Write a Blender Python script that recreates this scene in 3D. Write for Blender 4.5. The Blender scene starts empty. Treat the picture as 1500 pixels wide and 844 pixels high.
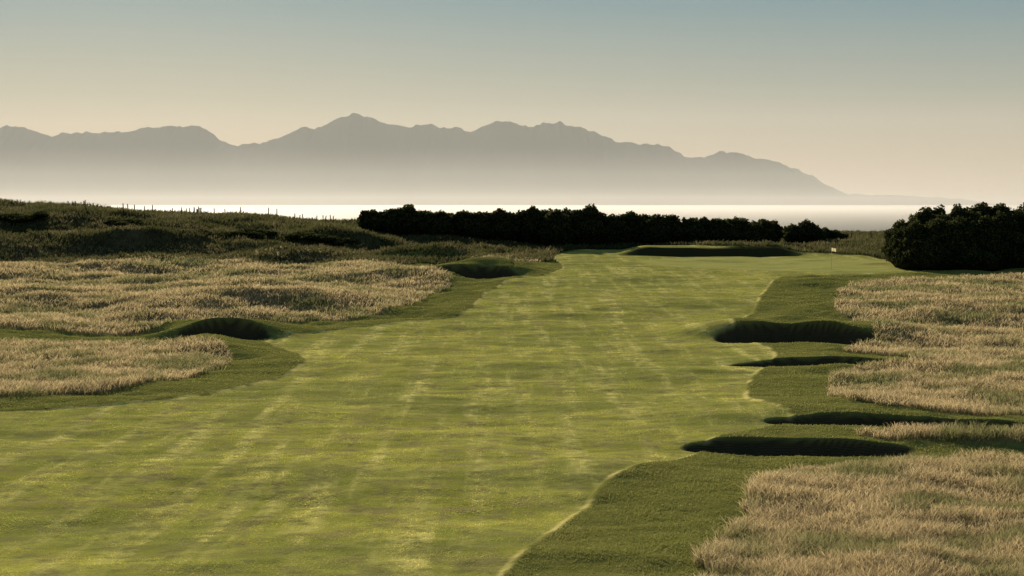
import bpy, bmesh, math, numpy as np
from mathutils import Vector
rng = np.random.default_rng(7)
S = bpy.context.scene
F, EYE, HOR = 2600.0, 8.0, 300.0      # focal (px at 1500 wide), eye height, horizon row

# ---------------------------------------------------------------- noise
_T = rng.random((256, 256))
def vn(x, y):
    xi = np.floor(x).astype(int); yi = np.floor(y).astype(int)
    fx = x - xi; fy = y - yi
    fx = fx*fx*(3-2*fx); fy = fy*fy*(3-2*fy)
    a = _T[xi & 255, yi & 255]; b = _T[(xi+1) & 255, yi & 255]
    c = _T[xi & 255, (yi+1) & 255]; d = _T[(xi+1) & 255, (yi+1) & 255]
    return (a*(1-fx)+b*fx)*(1-fy)+(c*(1-fx)+d*fx)*fy*1.0 - 0.5
def fbm(x, y, o=3):
    r = 0; a = 1.0
    for i in range(o):
        r = r + a*vn(x*2**i+13.7*i, y*2**i+7.1*i); a *= 0.5
    return r
def ss(a, b, x):
    t = np.clip((x-a)/(b-a), 0, 1); return t*t*(3-2*t)

# ---------------------------------------------------------------- terrain profile
_yy = np.arange(-100, 1200, 0.5)
_zz = np.interp(_yy, [-100, 100, 116, 130, 150, 170, 230, 300, 350, 450, 600, 1200],
                     [0, 0, 0.15, 0.95, 1.25, 1.66, 2.7, 3.3, 2.6, -4, -13, -30])
k = np.hanning(15); k /= k.sum()
_zp = np.convolve(np.pad(_zz, 7, mode='edge'), k, mode='valid')
def prof(y): return np.interp(y, _yy, _zp)
_d = np.arange(24, 320, 0.25)
_py = HOR + F*(EYE-prof(_d))/_d
def depth_of(row): return float(np.interp(row, _py[::-1], _d[::-1]))
def pixel_to_ground(c, r):  # image pixel (column, row) back-projected onto the base ground profile
    D = depth_of(r); return ((c-750)/F*D, D)

def poly(pts, it=2):
    P = np.array([pixel_to_ground(*p) for p in pts])
    for _ in range(it):
        Q = np.roll(P, -1, 0)
        P = np.stack([0.75*P+0.25*Q, 0.25*P+0.75*Q], 1).reshape(-1, 2)
    return P
def sdf(P, x, y):
    sh = x.shape; x = x.ravel(); y = y.ravel()
    out = np.full(x.shape, -4.0)
    m = (x > P[:, 0].min()-4) & (x < P[:, 0].max()+4) & (y > P[:, 1].min()-4) & (y < P[:, 1].max()+4)
    xs = x[m]; ys = y[m]
    d = np.full(xs.shape, 1e9); ins = np.zeros(xs.shape, bool)
    Q = np.roll(P, -1, 0)
    for (ax, ay), (bx, by) in zip(P, Q):
        ex, ey = bx-ax, by-ay
        L = ex*ex+ey*ey+1e-12
        t = np.clip(((xs-ax)*ex+(ys-ay)*ey)/L, 0, 1)
        d = np.minimum(d, (xs-ax-t*ex)**2+(ys-ay-t*ey)**2)
        c = ((ay > ys) != (by > ys)) & (xs < ex*(ys-ay)/(ey if abs(ey) > 1e-9 else 1e-9)+ax)
        ins ^= c
    out[m] = np.where(ins, 1, -1)*np.sqrt(d)
    return np.clip(out, -4, 4).reshape(sh)

FAIR = poly([(-900,1000),(-900,640),(-300,612),(0,602),(130,599),(250,588),(360,565),(430,542),(452,526),(430,513),(395,505),(388,497),
 (440,488),(520,482),(600,473),(680,463),(700,440),(728,418),(760,409),(815,403),(830,390),(805,376),(850,366),(930,366),(1100,374),
 (1200,372),(1290,378),(1355,392),(1350,400),(1240,403),(1150,405),(1128,415),(1112,435),(1105,462),(1055,476),(1075,500),(1130,511),(1138,530),
 (1105,548),(1090,575),(1095,597),(1150,612),(1165,630),(1035,648),(1020,666),(940,685),(885,705),(860,735),(820,765),(780,800),
 (735,844),(690,890),(600,1000)])
GREEN = poly([(930,380),(1000,376),(1130,377),(1250,378),(1330,388),(1320,399),(1230,401),(1120,398),(1000,392),(940,388)])
R1 = poly([(1240,412),(1222,440),(1222,462),(1262,476),(1285,498),(1240,516),(1236,521),(1370,527),(1228,546),(1215,565),(1215,590),(1240,604),
 (1330,612),(1500,616),(2300,618),(2300,404),(1500,406)])
R2 = poly([(1250,646),(1340,644),(1500,645),(2300,645),(2300,656),(1500,657),(1330,656),(1265,652)])
R3 = poly([(2300,676),(1500,676),(1330,678),(1180,692),(1112,712),(1085,745),(1105,770),(1050,800),(1028,844),(1000,1000),(2300,1000)])
L1 = poly([(-900,506),(0,506),(200,504),(320,509),(343,522),(320,540),(250,560),(150,578),(0,588),(-900,604)])
L2 = poly([(-900,492),(0,492),(240,491),(262,474),(385,468),(410,473),(545,463),(600,446),(640,424),(668,410),(630,400),(560,388),(520,377),(300,375),(0,375),(-900,375)])
L3 = poly([(660,378),(740,372),(812,374),(815,384),(760,387),(690,386)])
ROUGH = [R1, R2, R3, L1, L2, L3]

def bunk(c, near_row, rx, ry, lip, dep, tilt):
    D = depth_of(near_row)+ry
    return ((c-750)/F*D, D, rx, ry, lip, dep, tilt)
BUNK = [bunk(700,407,3.9,3.0,0.75,0.6,.15), bunk(328,499,2.8,2.2,0.8,0.6,-.1), bunk(1165,508,4.7,3.1,1.0,0.7,.08),
        bunk(1235,539,5.2,1.6,0.22,0.45,.10), bunk(1345,638,5.4,1.7,0.2,0.55,.08), bunk(1172,671,3.9,1.6,0.16,0.45,.18)]
def bank(c0, c1, row, h, back, front=1.6):
    D = depth_of(row); return ((c0-750)/F*D, (c1-750)/F*D, D, h, back, front)
BANK = [bank(925,1160,374,0.8,16,1.0), bank(565,690,380,0.95,9), bank(575,635,460,0.55,7,4), bank(150,300,376,0.9,6,2),
        bank(330,440,446,0.55,6,3.6), bank(20,110,440,0.5,7,4), bank(440,560,372,1.0,8,2), bank(1400,1560,655,0.3,4,1.5),
        bank(180,260,474,0.5,5,3)]

def fields(x, y):
    f = sdf(FAIR, x, y)
    r = np.full(x.shape, -4.0)
    for P in ROUGH: r = np.maximum(r, sdf(P, x, y))
    return f, r
def height(x, y, f=None, r=None):
    if f is None: f, r = fields(x, y)
    z = prof(y)
    top = np.interp(x, [-140, -66, -52, -36, -20, -8, 4], [6.0, 4.9, 4.1, 3.1, 2.1, 1.0, 0])
    w = ss(176, 232, y+6*fbm(x*0.05, y*0.05))*(1-ss(245, 330, y))
    z = z + top*w*(1+0.12*fbm(x*0.09, y*0.09, 3))
    out = ss(0.3, 4, -f)
    z = z + 0.95*fbm(x*0.13+3, y*0.13, 3)*out*ss(60, 110, y) * np.where(x < 0, 1.0, 0.55)
    z = z + 0.20*fbm(x*0.35+9, y*0.35, 3)*out
    z = z + 0.32*fbm(x*0.09+31, y*0.13+5, 3) + 0.09*fbm(x*0.35, y*0.5+5, 3)
    z = z + 0.06*ss(0.12, -0.12, f)
    for (x0, x1, D, h, back, fr) in BANK:
        wx = ss(x0-2.5, x0+2.5, x)*(1-ss(x1-2.5, x1+2.5, x))
        wob = 1.6*fbm(x*0.35, y*0+D, 2)
        z = z + h*wx*ss(D-fr/2, D+fr/2, y+wob)*(1-ss(D+back*0.35, D+back, y))
    s_all = np.zeros(x.shape)
    for (cx, cy, rx, ry, lip, dep, tilt) in BUNK:
        dx = x-cx; dy = y-cy+tilt*dx+0.5*ry*fbm(x*0.25, y*0+cx, 1)
        m = lip*np.exp(-(dx/(1.35*rx))**4)*ss(-0.5*ry, 0.95*ry, dy)*np.exp(-(np.maximum(dy-ry, 0)/7.5)**2)*(1+.3*fbm(x*.2, y*0+cx, 2))
        q = (np.abs(dx/rx)**1.5+(np.abs(dy)/ry)**2)**0.55*(1+.14*fbm(x*.8, y*.8, 2))
        s = ss(1.02, 0.72, q)
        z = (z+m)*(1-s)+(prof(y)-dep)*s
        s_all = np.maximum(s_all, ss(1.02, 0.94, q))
    return z, s_all

# ---------------------------------------------------------------- mesh helper
def mesh_obj(name, V, Fq, mat, attrs=None, smooth=True, nside=4):
    me = bpy.data.meshes.new(name)
    nf = len(Fq)
    me.vertices.add(len(V)); me.vertices.foreach_set('co', np.asarray(V, np.float32).ravel())
    me.loops.add(nf*nside); me.loops.foreach_set('vertex_index', np.asarray(Fq, np.int32).ravel())
    me.polygons.add(nf)
    me.polygons.foreach_set('loop_start', np.arange(0, nf*nside, nside, dtype=np.int32))
    me.polygons.foreach_set('loop_total', np.full(nf, nside, np.int32))
    if smooth: me.polygons.foreach_set('use_smooth', np.ones(nf, bool))
    me.update(calc_edges=True)
    for kx, v in (attrs or {}).items():
        a = me.attributes.new(kx, 'FLOAT', 'POINT'); a.data.foreach_set('value', np.asarray(v, np.float32).ravel())
    o = bpy.data.objects.new(name, me); S.collection.objects.link(o)
    me.materials.append(mat)
    return o
def grid_faces(nr, nc):
    i = np.arange(nr-1)[:, None]*nc+np.arange(nc-1)[None, :]
    return np.stack([i, i+1, i+nc+1, i+nc], -1).reshape(-1, 4)

# ---------------------------------------------------------------- node helper
class M:
    def __init__(s, name):
        s.m = bpy.data.materials.new(name); s.m.use_nodes = True
        s.t = s.m.node_tree; s.t.nodes.clear()
        s.out = s.t.nodes.new('ShaderNodeOutputMaterial')
        s.geo = s.t.nodes.new('ShaderNodeNewGeometry')
    def n(s, typ, ins=None, **kw):
        nd = s.t.nodes.new(typ)
        for a, v in kw.items(): setattr(nd, a, v)
        for a, v in (ins or {}).items(): s.set(nd.inputs[a], v)
        return nd
    def set(s, inp, v):
        if isinstance(v, bpy.types.NodeSocket): s.t.links.new(v, inp)
        elif isinstance(v, bpy.types.Node): s.t.links.new(v.outputs[0], inp)
        else: inp.default_value = v
    def math(s, op, a, b=0.0, c=False):
        nd = s.n('ShaderNodeMath', {0: a, 1: b}, operation=op, use_clamp=c); return nd.outputs[0]
    def attr(s, nm): return s.n('ShaderNodeAttribute', attribute_name=nm).outputs['Fac']
    def noise(s, scale, sc=(1, 1, 1), rot=0.0, detail=4, rough=0.6):
        mp = s.n('ShaderNodeMapping', {'Vector': s.geo.outputs['Position'], 'Scale': sc, 'Rotation': (0, 0, rot)})
        return s.n('ShaderNodeTexNoise', {'Vector': mp, 'Scale': scale, 'Detail': detail, 'Roughness': rough}).outputs['Fac']
    def ramp(s, f, a, b, to0=0.0, to1=1.0):
        nd = s.n('ShaderNodeMapRange', {'Value': f, 'From Min': a, 'From Max': b, 'To Min': to0, 'To Max': to1}, interpolation_type='SMOOTHSTEP')
        return nd.outputs[0]
    def mix(s, f, a, b):
        nd = s.n('ShaderNodeMix', data_type='RGBA'); s.set(nd.inputs[0], f)
        for i, v in ((6, a), (7, b)):
            s.set(nd.inputs[i], v if not isinstance(v, tuple) else (*v, 1.0))
        return nd.outputs[2]

def fairway_colour(m, k=1.0):
    """mown fescue/rye: living green, dry brown, bleached wheel and mower tracks"""
    K = lambda *v: tuple(k*q for q in v)
    n1 = m.noise(0.35, detail=5); n2 = m.noise(1.6, detail=4, rough=0.65); nm = m.noise(0.8, detail=6, rough=0.75)
    nb = m.noise(0.09, sc=(.7, 1, 1), detail=3)
    strk = m.noise(1.0, sc=(0.9, 0.05, 1), rot=0.14, detail=3, rough=0.6)
    c = m.mix(m.ramp(n1, .38, .62), K(0.32, 0.325, 0.062), K(0.48, 0.465, 0.10))
    c = m.mix(m.math('MULTIPLY', m.ramp(nm, .46, .62), 0.75), c, K(0.37, 0.30, 0.14))
    c = m.mix(m.math('MULTIPLY', m.ramp(n2, .50, .72), 0.6), c, K(0.16, 0.18, 0.048))
    c = m.mix(m.math('MULTIPLY', m.ramp(nb, .46, .60), 0.45), c, K(0.19, 0.22, 0.06))
    lt = m.math('MULTIPLY', m.ramp(strk, .46, .68), m.ramp(nm, .60, .38))
    c = m.mix(m.math('MULTIPLY', lt, 0.85), c, K(0.74, 0.66, 0.23))
    return c, n1, n2, nm

# ---------------------------------------------------------------- terrain material
m = M('links_turf')
fair = m.attr('fair'); rough = m.attr('rough'); bk = m.attr('bunker'); dune = m.attr('dune'); grn = m.attr('green'); dkb = m.attr('bankshade')
c, n1, n2, nm = fairway_colour(m, 1.15)
n3 = m.noise(9, detail=3, rough=0.7)
c = m.mix(m.math('MULTIPLY', m.ramp(n3, .45, .75), 0.4), c, (0.19, 0.195, 0.045))
gcol = m.mix(m.ramp(n1, .3, .7), (0.46, 0.46, 0.13), (0.53, 0.51, 0.16))
c = m.mix(m.ramp(grn, -0.6, 0.6), c, gcol)
semi = m.mix(m.ramp(n2, .35, .65), (0.18, 0.195, 0.042), (0.28, 0.28, 0.07))
semi = m.mix(m.math('MULTIPLY', m.ramp(n3, .4, .7), 0.5), semi, (0.28, 0.24, 0.10))
fe = m.math('ADD', fair, m.math('MULTIPLY', m.math('SUBTRACT', n3, 0.5), 0.35))
c = m.mix(m.ramp(fe, -0.05, 0.08), semi, c)
edge = m.math('MULTIPLY', m.ramp(fe, -0.24, -0.04), m.ramp(fe, 0.20, 0.02))
c = m.mix(m.math('MULTIPLY', edge, m.ramp(n1, .44, .58)), c, (0.82, 0.70, 0.24))  # sunlit lip of the taller cut, painted as a bright dry-grass band
rg = m.mix(m.ramp(n2, .35, .65), (0.25, 0.20, 0.10), (0.37, 0.30, 0.16))
rg = m.mix(m.ramp(n1, .50, .62), rg, (0.12, 0.13, 0.045))
c = m.mix(m.ramp(m.math('ADD', rough, m.math('MULTIPLY', m.math('SUBTRACT', n2, 0.5), 0.8)), -0.1, 0.1), c, rg)
dg = m.mix(m.ramp(n1, .4, .6), (0.05, 0.055, 0.024), (0.11, 0.105, 0.045))
c = m.mix(dune, c, dg)
c = m.mix(dkb, c, (0.055, 0.058, 0.025))  # shade of the back bank painted into the turf colour
# revetted faces: stacked turf courses, sandy soil between
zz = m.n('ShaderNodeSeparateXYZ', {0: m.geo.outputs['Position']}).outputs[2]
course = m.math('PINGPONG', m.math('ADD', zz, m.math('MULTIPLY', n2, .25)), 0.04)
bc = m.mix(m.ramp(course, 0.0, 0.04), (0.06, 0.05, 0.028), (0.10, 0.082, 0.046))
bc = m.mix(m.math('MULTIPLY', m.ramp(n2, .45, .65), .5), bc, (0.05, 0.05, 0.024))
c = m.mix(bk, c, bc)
b1 = m.n('ShaderNodeBump', {'Strength': 1.0, 'Distance': 0.05, 'Height': nm})
b2 = m.n('ShaderNodeBump', {'Strength': 0.9, 'Distance': 0.02, 'Height': n3, 'Normal': b1})
shw = m.math('MULTIPLY', m.ramp(fair, -0.3, 0.2, 0.01, 0.06), m.math('SUBTRACT', 1.0, m.math('MAXIMUM', bk, dkb)))
m.set(m.out.inputs[0], m.n('ShaderNodeBsdfPrincipled', {'Base Color': c, 'Roughness': 0.9, 'Specular IOR Level': 0.0, 'Normal': b2,
     'Sheen Weight': shw, 'Sheen Roughness': 0.5, 'Sheen Tint': (1, .92, .36, 1)}))
turf = m.m

# ---------------------------------------------------------------- terrain
NU, ND = 700, 1150
u = np.concatenate([np.linspace(-2.5, -0.36, 30)[:-1], np.linspace(-0.36, 0.36, NU), np.linspace(0.36, 2.5, 30)[1:]])
D = np.concatenate([np.linspace(-60, 28, 20), np.geomspace(29, 330, ND), np.geomspace(335, 900, 30)])
Y, U = np.meshgrid(D, u, indexing='ij'); X = U*np.maximum(Y, 25)
f, r = fields(X, Y); Z, sb = height(X, Y, f, r)
duneA = ss(190, 206, Y+8*fbm(X*.1, Y*.1))*ss(0.0, 1.5, -f)
g = sdf(GREEN, X, Y)
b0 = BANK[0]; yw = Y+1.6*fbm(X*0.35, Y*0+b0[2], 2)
dk = ss(b0[0]-2.5, b0[0]+1, X)*(1-ss(b0[1]-1, b0[1]+2.5, X))*ss(b0[2]-3.0, b0[2]-1.4, yw)*(1-ss(b0[2]+1.5, b0[2]+3.5, yw))  # mask for the painted shade on the bank's front and lip
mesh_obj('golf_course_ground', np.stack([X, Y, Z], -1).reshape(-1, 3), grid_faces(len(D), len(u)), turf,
         dict(fair=f, rough=r, bunker=sb, dune=duneA, green=g, bankshade=dk))
G = [a[20:20+ND, 29:29+NU] for a in (f, r, Z, np.maximum(sb, dk), g)]
def lookup(x, y):
    a = np.clip(np.log(y/29)/np.log(330/29)*(ND-1), 0, ND-1.001); b = np.clip((x/y+.36)/.72*(NU-1), 0, NU-1.001)
    i = a.astype(int); j = b.astype(int); fa = a-i; fb = b-j
    return [(q[i, j]*(1-fa)+q[i+1, j]*fa)*(1-fb)+(q[i, j+1]*(1-fa)+q[i+1, j+1]*fa)*fb for q in G]

# ---------------------------------------------------------------- grass blades
def blade_shader(m, c, trans, var, gl=0.0):
    hs = m.n('ShaderNodeHueSaturation', {'Color': c, 'Value': m.ramp(m.attr('tone'), 0, 1, *var)})
    d = m.n('ShaderNodeBsdfDiffuse', {'Color': hs}); tr = m.n('ShaderNodeBsdfTranslucent', {'Color': hs})
    x = m.n('ShaderNodeMixShader', {0: trans, 1: d, 2: tr})
    if gl: x = m.n('ShaderNodeMixShader', {0: gl, 1: x, 2: m.n('ShaderNodeBsdfGlossy', {'Color': (.95, .9, .48, 1), 'Roughness': .5})})
    m.set(m.out.inputs[0], x)
    return m.m
def grass_mat(name, base, tips, alt, altamt, trans=0.5, var=(0.7, 1.3), th=(.5, .62), gl=0.0):
    m = M(name)
    n1 = m.noise(0.22, detail=4); n2 = m.noise(1.3, detail=3)
    c = m.mix(m.attr('t'), base, tips)
    c = m.mix(m.math('MULTIPLY', m.ramp(n1, *th), altamt), c, alt)
    c = m.mix(m.math('MULTIPLY', m.ramp(n2, .4, .7), .3), c, tuple(0.55*v for v in tips))
    return blade_shader(m, c, trans, var, gl)
def scatter(name, N, test, hgt, wpx, mat, dmin=30, dmax=200, p=1.2, lean=0.35, uu=0.32, clump=0.6, bias=(0.25, 0)):
    a = rng.random(N)
    Dd = (dmin**(1-p)+a*(dmax**(1-p)-dmin**(1-p)))**(1/(1-p))
    x = (rng.random(N)*2-1)*uu*Dd; y = Dd
    f, r, z, sb, g = lookup(x, y)
    keep = test(x, y, f, r, g) & (sb < .3); x = x[keep]; y = y[keep]; z = z[keep]
    n = len(x)
    cl = np.clip(0.9+clump*fbm(x*0.9, y*0.9, 2), 0.35, 1.5)
    h = hgt*cl*(0.6+0.7*rng.random(n))
    w = np.maximum(0.004, wpx*y/1775)*(0.7+0.6*rng.random(n))
    th = rng.random(n)*2*np.pi; lx = (rng.normal(0, lean, n)+bias[0]*lean)*h; ly = rng.normal(0, lean, n)*h
    cx, sx = np.cos(th)*w/2, np.sin(th)*w/2*0.5
    P = np.stack([x, y, z-0.015], 1); R = np.stack([cx, sx, 0*x], 1)
    mid = P+np.stack([lx*.35, ly*.35, h*.6], 1); tip = P+np.stack([lx, ly, h], 1)
    V = np.stack([P-R, P+R, mid+R*1.1, mid-R*1.1, tip+R*.35, tip-R*.35], 1).reshape(-1, 3)
    b = (np.arange(n)*6)[:, None]
    Fq = np.stack([b+np.array([0, 1, 2, 3]), b+np.array([3, 2, 4, 5])], 1).reshape(-1, 4)
    t = np.tile([0, 0, .6, .6, 1, 1], n); rn = np.repeat(rng.random(n), 6)
    mesh_obj(name, V, Fq, mat, dict(t=t, tone=rn), smooth=False)
    return n
gold = grass_mat('fescue', (0.22, 0.175, 0.075), (0.75, 0.595, 0.34), (0.22, 0.235, 0.09), 0.85, th=(.47, .59), var=(.5, 1.5))
edgeN = lambda x, y: 0.5*fbm(x*1.5, y*1.5, 2)
n_a = scatter('fescue_rough_grass', 950000, lambda x, y, f, r, g: (r+edgeN(x, y) > 0.0) & (y < 196), 0.30, 0.50, gold, 33, 196, 1.35, lean=.5, clump=.65)
semi_m = grass_mat('semi_rough', (0.18, 0.195, 0.047), (0.30, 0.30, 0.09), (0.36, 0.31, 0.12), 0.35, var=(.8, 1.2), gl=.06)
n_b = scatter('semi_rough_grass', 450000, lambda x, y, f, r, g: (f < -0.12) & (r < 0.2) & (y < 190), 0.055, 0.75, semi_m, 34, 190, 1.3, lean=.6)
mf = M('fairway_blades'); fairm = blade_shader(mf, fairway_colour(mf, 1.42)[0], 0.55, (.75, 1.25), .16)
n_d = scatter('fairway_grass', 750000, lambda x, y, f, r, g: (f > 0.16) & (g < 0), 0.028, 0.75, fairm, 34, 190, 1.3, lean=.5)
dune_m = grass_mat('marram', (0.042, 0.05, 0.02), (0.12, 0.12, 0.05), (0.20, 0.17, 0.09), 0.9)
n_c = scatter('dune_grass', 240000, lambda x, y, f, r, g: (f < -0.5) & (y > 184+6*fbm(x*.1, y*.1)), 0.5, 0.65, dune_m, 178, 300, 1.2)
print('BLADES', n_a, n_b, n_d, n_c)

# ---------------------------------------------------------------- gorse
m = M('gorse_foliage')
c = m.mix(m.attr('tone'), (0.025, 0.032, 0.014), (0.13, 0.135, 0.05))
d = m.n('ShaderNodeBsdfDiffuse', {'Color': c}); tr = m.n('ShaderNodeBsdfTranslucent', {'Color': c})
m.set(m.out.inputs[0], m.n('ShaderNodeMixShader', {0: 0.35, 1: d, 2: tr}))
gorse = m.m
_bm = bmesh.new(); bmesh.ops.create_icosphere(_bm, subdivisions=3, radius=1)
_iv = np.array([v.co[:] for v in _bm.verts]); _if = np.array([[v.index for v in q.verts] for q in _bm.faces]); _bm.free()
def bush(name, lumps, per, leaf):
    V = []; Fc = []; R = []; off = 0
    for (cx, cy, cz, rx, ry, rz) in lumps:
        n = int(per*rx*rz)
        d = rng.normal(size=(n, 3)); d /= np.linalg.norm(d, axis=1)[:, None]; d[:, 2] = np.where(d[:, 2] < -0.3, -d[:, 2], d[:, 2])
        lump = 1+0.14*np.sin(d[:, 0]*6+cx*3)*np.sin(d[:, 2]*7+cy)+0.08*np.sin(d[:, 1]*13+cx)*np.sin(d[:, 2]*15)
        rr = lump*(0.82+0.22*rng.random(n)**1.5)
        P = np.stack([cx+d[:, 0]*rx*rr, cy+d[:, 1]*ry*rr, cz+d[:, 2]*rz*rr], 1)
        a = rng.normal(size=(n, 3)); a /= np.linalg.norm(a, axis=1)[:, None]
        b = np.cross(a, rng.normal(size=(n, 3))); b /= np.linalg.norm(b, axis=1)[:, None]
        s = leaf*(0.5+rng.random(n))[:, None]
        a = a*s*0.6; b = b*s*0.45
        V.append(np.stack([P-a, P+b, P+a, P-b], 1).reshape(-1, 3))
        q = off+np.arange(n*4).reshape(-1, 4); Fc += [q[:, [0, 1, 2]], q[:, [0, 2, 3]]]; off += n*4
        R.append(np.repeat(rng.random(n)*np.clip(0.4+0.6*d[:, 2], 0.1, 1), 4))  # random leaf tone, lighter towards the top of each lump
        cv = _iv*np.array([rx, ry, rz])*(0.80*(1+0.12*np.sin(_iv[:, :1]*6+cx*3)*np.sin(_iv[:, 2:]*7+cy)))+np.array([cx, cy, cz])
        V.append(cv); Fc.append(off+_if); off += len(cv); R.append(np.zeros(len(cv)))
    mesh_obj(name, np.concatenate(V), np.concatenate(Fc), gorse, dict(tone=np.concatenate(R)), smooth=False, nside=3)
def gz(x, y):
    return float(height(np.array([x]), np.array([y]))[0][0])
def run_of(c0, c1, Dc, topc, topr, depth, n, rw):
    L = []
    for i in range(n):
        c = c0+(c1-c0)*(i+rng.random())/n
        y = Dc+rng.normal(0, depth)
        x = (c-750)/F*Dc
        zt = EYE-(np.interp(c, topc, topr)-HOR)/F*y + rng.normal(0, .24)
        zb = gz(x, y)
        hh = max(zt-zb, 0.8)
        rz = hh*0.5; L.append((x, y, zb+hh-rz, rw*(0.6+.8*rng.random()), 1.7, rz))
        L.append((x+rng.normal(0, .6), y-1.2, zb+hh*.28, rw*(0.8+.5*rng.random()), 1.5, hh*.42))
    return L
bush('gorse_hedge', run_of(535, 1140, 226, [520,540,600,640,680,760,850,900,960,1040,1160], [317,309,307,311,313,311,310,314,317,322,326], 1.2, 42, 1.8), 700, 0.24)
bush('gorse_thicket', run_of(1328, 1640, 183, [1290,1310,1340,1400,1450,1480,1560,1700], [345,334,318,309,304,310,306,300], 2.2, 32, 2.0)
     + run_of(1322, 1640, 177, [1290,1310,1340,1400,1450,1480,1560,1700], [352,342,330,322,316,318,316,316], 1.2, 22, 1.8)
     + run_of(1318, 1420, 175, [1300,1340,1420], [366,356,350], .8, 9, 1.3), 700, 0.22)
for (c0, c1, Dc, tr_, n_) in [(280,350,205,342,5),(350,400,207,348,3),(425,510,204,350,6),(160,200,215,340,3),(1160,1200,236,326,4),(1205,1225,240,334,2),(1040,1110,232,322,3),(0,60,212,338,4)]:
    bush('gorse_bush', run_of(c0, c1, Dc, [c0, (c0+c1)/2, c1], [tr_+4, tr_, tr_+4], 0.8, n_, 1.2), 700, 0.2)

# ---------------------------------------------------------------- simple solid helper
def simple(name, col, rough=0.8):
    m = M(name); nn = m.noise(12)
    cc = m.mix(nn, tuple(v*.75 for v in col), tuple(min(v*1.2, 1) for v in col))
    m.set(m.out.inputs[0], m.n('ShaderNodeBsdfPrincipled', {'Base Color': cc, 'Roughness': rough})); return m.m
wood = simple('weathered_wood', (0.10, 0.085, 0.065)); wire_m = simple('galvanised_wire', (0.2, 0.2, 0.19), .5)
def tube(bm, a, b, r0, r1, n=8):
    a = Vector(a); b = Vector(b); d = (b-a).normalized(); s = d.orthogonal().normalized(); t = d.cross(s)
    A = [bm.verts.new(a+(s*math.cos(2*math.pi*i/n)+t*math.sin(2*math.pi*i/n))*r0) for i in range(n)]
    B = [bm.verts.new(b+(s*math.cos(2*math.pi*i/n)+t*math.sin(2*math.pi*i/n))*r1) for i in range(n)]
    for i in range(n): bm.faces.new((A[i], A[(i+1) % n], B[(i+1) % n], B[i]))
    bm.faces.new(B); bm.faces.new(A[::-1])
def bm_obj(name, bm, mat, parent=None):
    me = bpy.data.meshes.new(name); bm.to_mesh(me); bm.free(); me.materials.append(mat)
    o = bpy.data.objects.new(name, me); S.collection.objects.link(o); o.parent = parent; return o
def fence(pts, step=2.4, hp=1.35):
    e = bpy.data.objects.new('post_and_wire_fence', None); S.collection.objects.link(e)
    P = []
    for (a, b) in zip(pts[:-1], pts[1:]):
        L = math.dist(a, b); k = max(1, int(L/step))
        for i in range(k): P.append((a[0]+(b[0]-a[0])*i/k+rng.normal(0, .2), a[1]+(b[1]-a[1])*i/k))
    bp = bmesh.new(); bw = bmesh.new(); tops = []
    for (x, y) in P:
        z = gz(x, y); h = hp*(0.88+.24*rng.random()); lx = rng.normal(0, .06)
        tube(bp, (x, y, z-.3), (x+lx, y, z+h), .075, .065); tops.append((x+lx, y, z, h))
    for q, w in zip(tops[:-1], tops[1:]):
        for fr in (.35, .65, .92):
            tube(bw, (q[0], q[1]-.09, q[2]+fr*hp*.85), (w[0], w[1]-.09, w[2]+fr*hp*.85), .004, .004, 4)
    bm_obj('posts', bp, wood, e); bm_obj('wires', bw, wire_m, e)
def crest(x):
    ys = np.arange(215, 262, 1.0); h = height(np.full(ys.shape, float(x)), ys)[0]
    return (x, float(ys[np.argmax((h-EYE)/ys)])+1.0)
fence([crest(q) for q in range(-58, -17, 4)], hp=1.15)
fence([(36, 252), (48, 250), (62, 246)])

def flag(c, row, hh, col):
    x, y = pixel_to_ground(c, row); z = gz(x, y)
    e = bpy.data.objects.new('golf_flag', None); S.collection.objects.link(e)
    b = bmesh.new(); tube(b, (x, y, z-.05), (x, y, z+hh), .024, .018, 10)
    bm_obj('flagstick', b, simple('fibreglass_white', (.78, .76, .7), .4), e)
    b = bmesh.new(); nx, nz = 12, 6; G_ = []
    for i in range(nx+1):
        s = i/nx
        G_.append([b.verts.new((x+.018+.42*s, y+.06*math.sin(s*7), z+hh-.03-.10*s*s-.32*j/nz*(1-.1*s))) for j in range(nz+1)])
    for i in range(nx):
        for j in range(nz): b.faces.new((G_[i][j], G_[i+1][j], G_[i+1][j+1], G_[i][j+1]))
    mc = M('flag_cloth'); q = mc.mix(mc.noise(9), tuple(v*.85 for v in col), col)
    mc.set(mc.out.inputs[0], mc.n('ShaderNodeMixShader', {0: .5, 1: mc.n('ShaderNodeBsdfDiffuse', {'Color': q}), 2: mc.n('ShaderNodeBsdfTranslucent', {'Color': q})}))
    bm_obj('flag_cloth', b, mc.m, e)
    b = bmesh.new(); tube(b, (x, y, z+.002), (x, y, z+.006), .054, .054, 20)
    bm_obj('hole_cup', b, simple('cup_dark', (.03, .03, .03)), e)
flag(1218, 397, 2.15, (.8, .72, .45))

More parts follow.
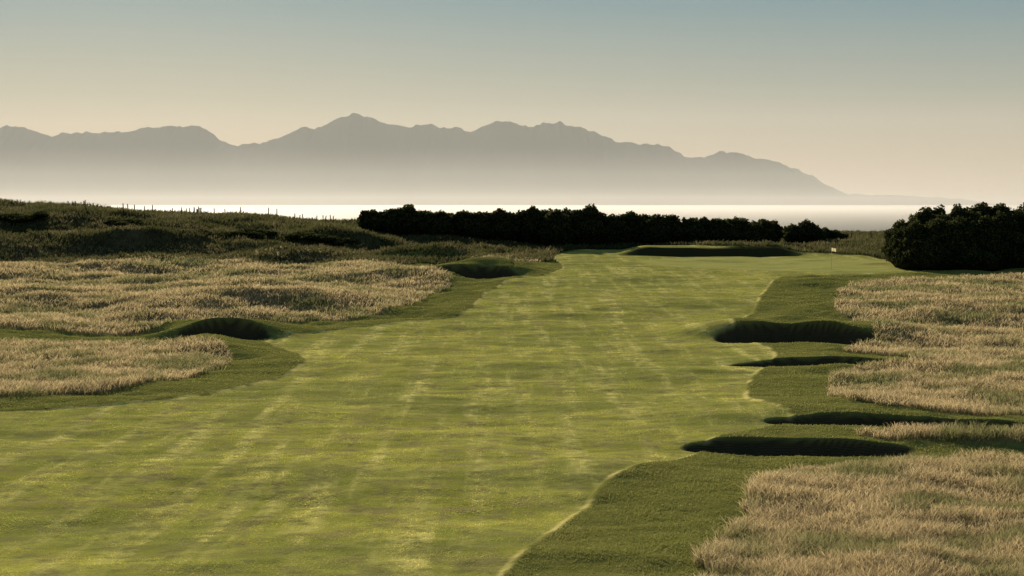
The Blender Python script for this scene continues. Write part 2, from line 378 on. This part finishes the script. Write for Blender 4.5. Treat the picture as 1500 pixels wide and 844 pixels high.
# ---------------------------------------------------------------- mountains
sil = np.array([(-700,215),(-400,200),(-200,205),(-100,196),(0,190),(22,185),(60,197),(90,197),(120,192),(180,188),(240,184),(262,181),(285,184),(320,200),(350,212),(375,212),
 (400,204),(440,190),(470,183),(495,173),(517,165),(540,172),(570,180),(605,188),(630,180),(660,188),(690,190),(725,180),(760,181),(820,182),
 (850,187),(880,201),(910,208),(950,212),(980,216),(1005,228),(1040,226),(1072,222),(1110,233),(1150,240),(1190,258),(1215,272),(1240,284),
 (1290,285),(1350,288),(1410,291),(1440,300),(2200,306)], float)
SEA = -10.0; DM = 22000.0
mx = np.linspace(-12000, 7200, 1900); my = np.linspace(19600, 24400, 61)
MY, MX = np.meshgrid(my, mx, indexing='ij')
cols = 750+MX*F/DM
Ht = EYE+(HOR-np.interp(cols, sil[:, 0], sil[:, 1]))/F*DM - SEA
ridge = 1-np.abs(MY-DM)/2400
pr = np.clip(ridge, 0, 1)**1.15
Ht = Ht + np.where(Ht > 30, 1, 0)*(62*fbm(MX*0.007, MX*0, 4)+20*fbm(MX*0.0022, MX*0+5, 3))*np.clip(Ht/500, .1, 1)*np.clip(pr, 0, 1)**8
relief = 1+0.2*fbm(MX*0.0008, MY*0.0008, 3)*(1-pr)*1.6
MZ = SEA-4+Ht*np.clip(pr*relief, 0, 1)
m = M('moorland_rock'); nn = m.noise(0.002, detail=6)
cc = m.mix(nn, (0.04, 0.045, 0.035), (0.07, 0.07, 0.06))
m.set(m.out.inputs[0], m.n('ShaderNodeBsdfDiffuse', {'Color': cc}))
mesh_obj('mountain_range', np.stack([MX, MY, MZ], -1).reshape(-1, 3), grid_faces(len(my), len(mx)), m.m)

# ---------------------------------------------------------------- sea
m = M('sea_water')
w1 = m.noise(0.05, detail=4); bp_ = m.n('ShaderNodeBump', {'Strength': 0.5, 'Distance': 1.0, 'Height': w1})
m.set(m.out.inputs[0], m.n('ShaderNodeBsdfPrincipled', {'Base Color': (.03, .045, .05, 1), 'Roughness': .62, 'IOR': 1.33, 'Normal': bp_}))
sv = [(-90000, -3000), (90000, -3000), (90000, 120000), (-90000, 120000)]
mesh_obj('sea', np.array([(a, b, SEA) for a, b in sv]), np.array([[0, 1, 2, 3]]), m.m)

# ---------------------------------------------------------------- sea haze (real scattering air layers)
def haze(z0, z1, dens, alb, y0=5000, g=.25, tint=(.90, .96, .97)):
    m = M('haze'); v = m.n('ShaderNodeVolumeScatter', {'Color': (*[q*alb for q in tint], 1), 'Density': dens, 'Anisotropy': g})
    m.set(m.out.inputs['Volume'], v)
    x0, x1, y1 = -30000, 30000, 27000
    V = np.array([(x, y, z) for z in (z0, z1) for y in (y0, y1) for x in (x0, x1)])
    Fc = np.array([[0, 2, 3, 1], [4, 5, 7, 6], [0, 1, 5, 4], [2, 6, 7, 3], [0, 4, 6, 2], [1, 3, 7, 5]])
    mesh_obj('sea_haze', V, Fc, m.m, smooth=False)
haze(-9.5, 5.9, 2.2e-3, .185, 600, .42, (1, .97, .90))
haze(6, 90, 1.25e-4, .82, 2500, .35, (.96, .97, .95))
haze(90.2, 380, 1.0e-4, .53)
haze(380.3, 1300, 7.6e-5, .44)

# ---------------------------------------------------------------- light
AZ, EL = math.radians(-14), math.radians(15)
sd = Vector((math.sin(AZ)*math.cos(EL), math.cos(AZ)*math.cos(EL), math.sin(EL)))
L = bpy.data.lights.new('sun', 'SUN'); L.energy = 5; L.angle = math.radians(.5); L.color = (1, .87, .66)
lo = bpy.data.objects.new('sun', L); lo.rotation_euler = sd.to_track_quat('Z', 'Y').to_euler(); S.collection.objects.link(lo)
W = bpy.data.worlds.new('World'); S.world = W; W.use_nodes = True; nt = W.node_tree
bg = nt.nodes['Background']; sk = nt.nodes.new('ShaderNodeTexSky'); sk.sky_type = 'NISHITA'; sk.sun_disc = False
sk.sun_elevation = EL; sk.sun_rotation = AZ; sk.air_density = 1.2; sk.dust_density = 0.6; sk.ozone_density = 2
tc = nt.nodes.new('ShaderNodeTexCoord'); sep = nt.nodes.new('ShaderNodeSeparateXYZ'); nt.links.new(tc.outputs['Generated'], sep.inputs[0])
rp = nt.nodes.new('ShaderNodeValToRGB'); nt.links.new(sep.outputs[2], rp.inputs[0])
e = rp.color_ramp.elements
stops = [(0.0, (.72, .52, .31)), (.03, (.52, .43, .30)), (.06, (.28, .305, .255)), (.115, (.11, .235, .29)), (.3, (.07, .12, .165)), (1, (.045, .075, .12))]
e[0].position = 0; e[0].color = (*stops[0][1], 1); e[1].position = 1; e[1].color = (*stops[-1][1], 1)
for ps, cl in stops[1:-1]:
    q = e.new(ps); q.color = (*cl, 1)
sc_ = nt.nodes.new('ShaderNodeVectorMath'); sc_.operation = 'SCALE'; sc_.inputs[3].default_value = 10; nt.links.new(rp.outputs[0], sc_.inputs[0])
mx_ = nt.nodes.new('ShaderNodeMix'); mx_.data_type = 'RGBA'; mx_.inputs[0].default_value = 0.93
nt.links.new(sk.outputs[0], mx_.inputs[6]); nt.links.new(sc_.outputs[0], mx_.inputs[7])
nt.links.new(mx_.outputs[2], bg.inputs[0]); bg.inputs[1].default_value = 0.1

# ---------------------------------------------------------------- camera
cam = bpy.data.cameras.new('camera'); co = bpy.data.objects.new('camera', cam); S.collection.objects.link(co)
co.location = (0, 0, EYE); co.rotation_euler = (math.radians(90), 0, 0)
cam.sensor_width = 36; cam.lens = F/1500*36; cam.shift_y = -122/1500
cam.clip_start = 0.5; cam.clip_end = 300000
S.camera = co
S.view_settings.view_transform = 'Standard'; S.view_settings.look = 'None'; S.view_settings.exposure = 0
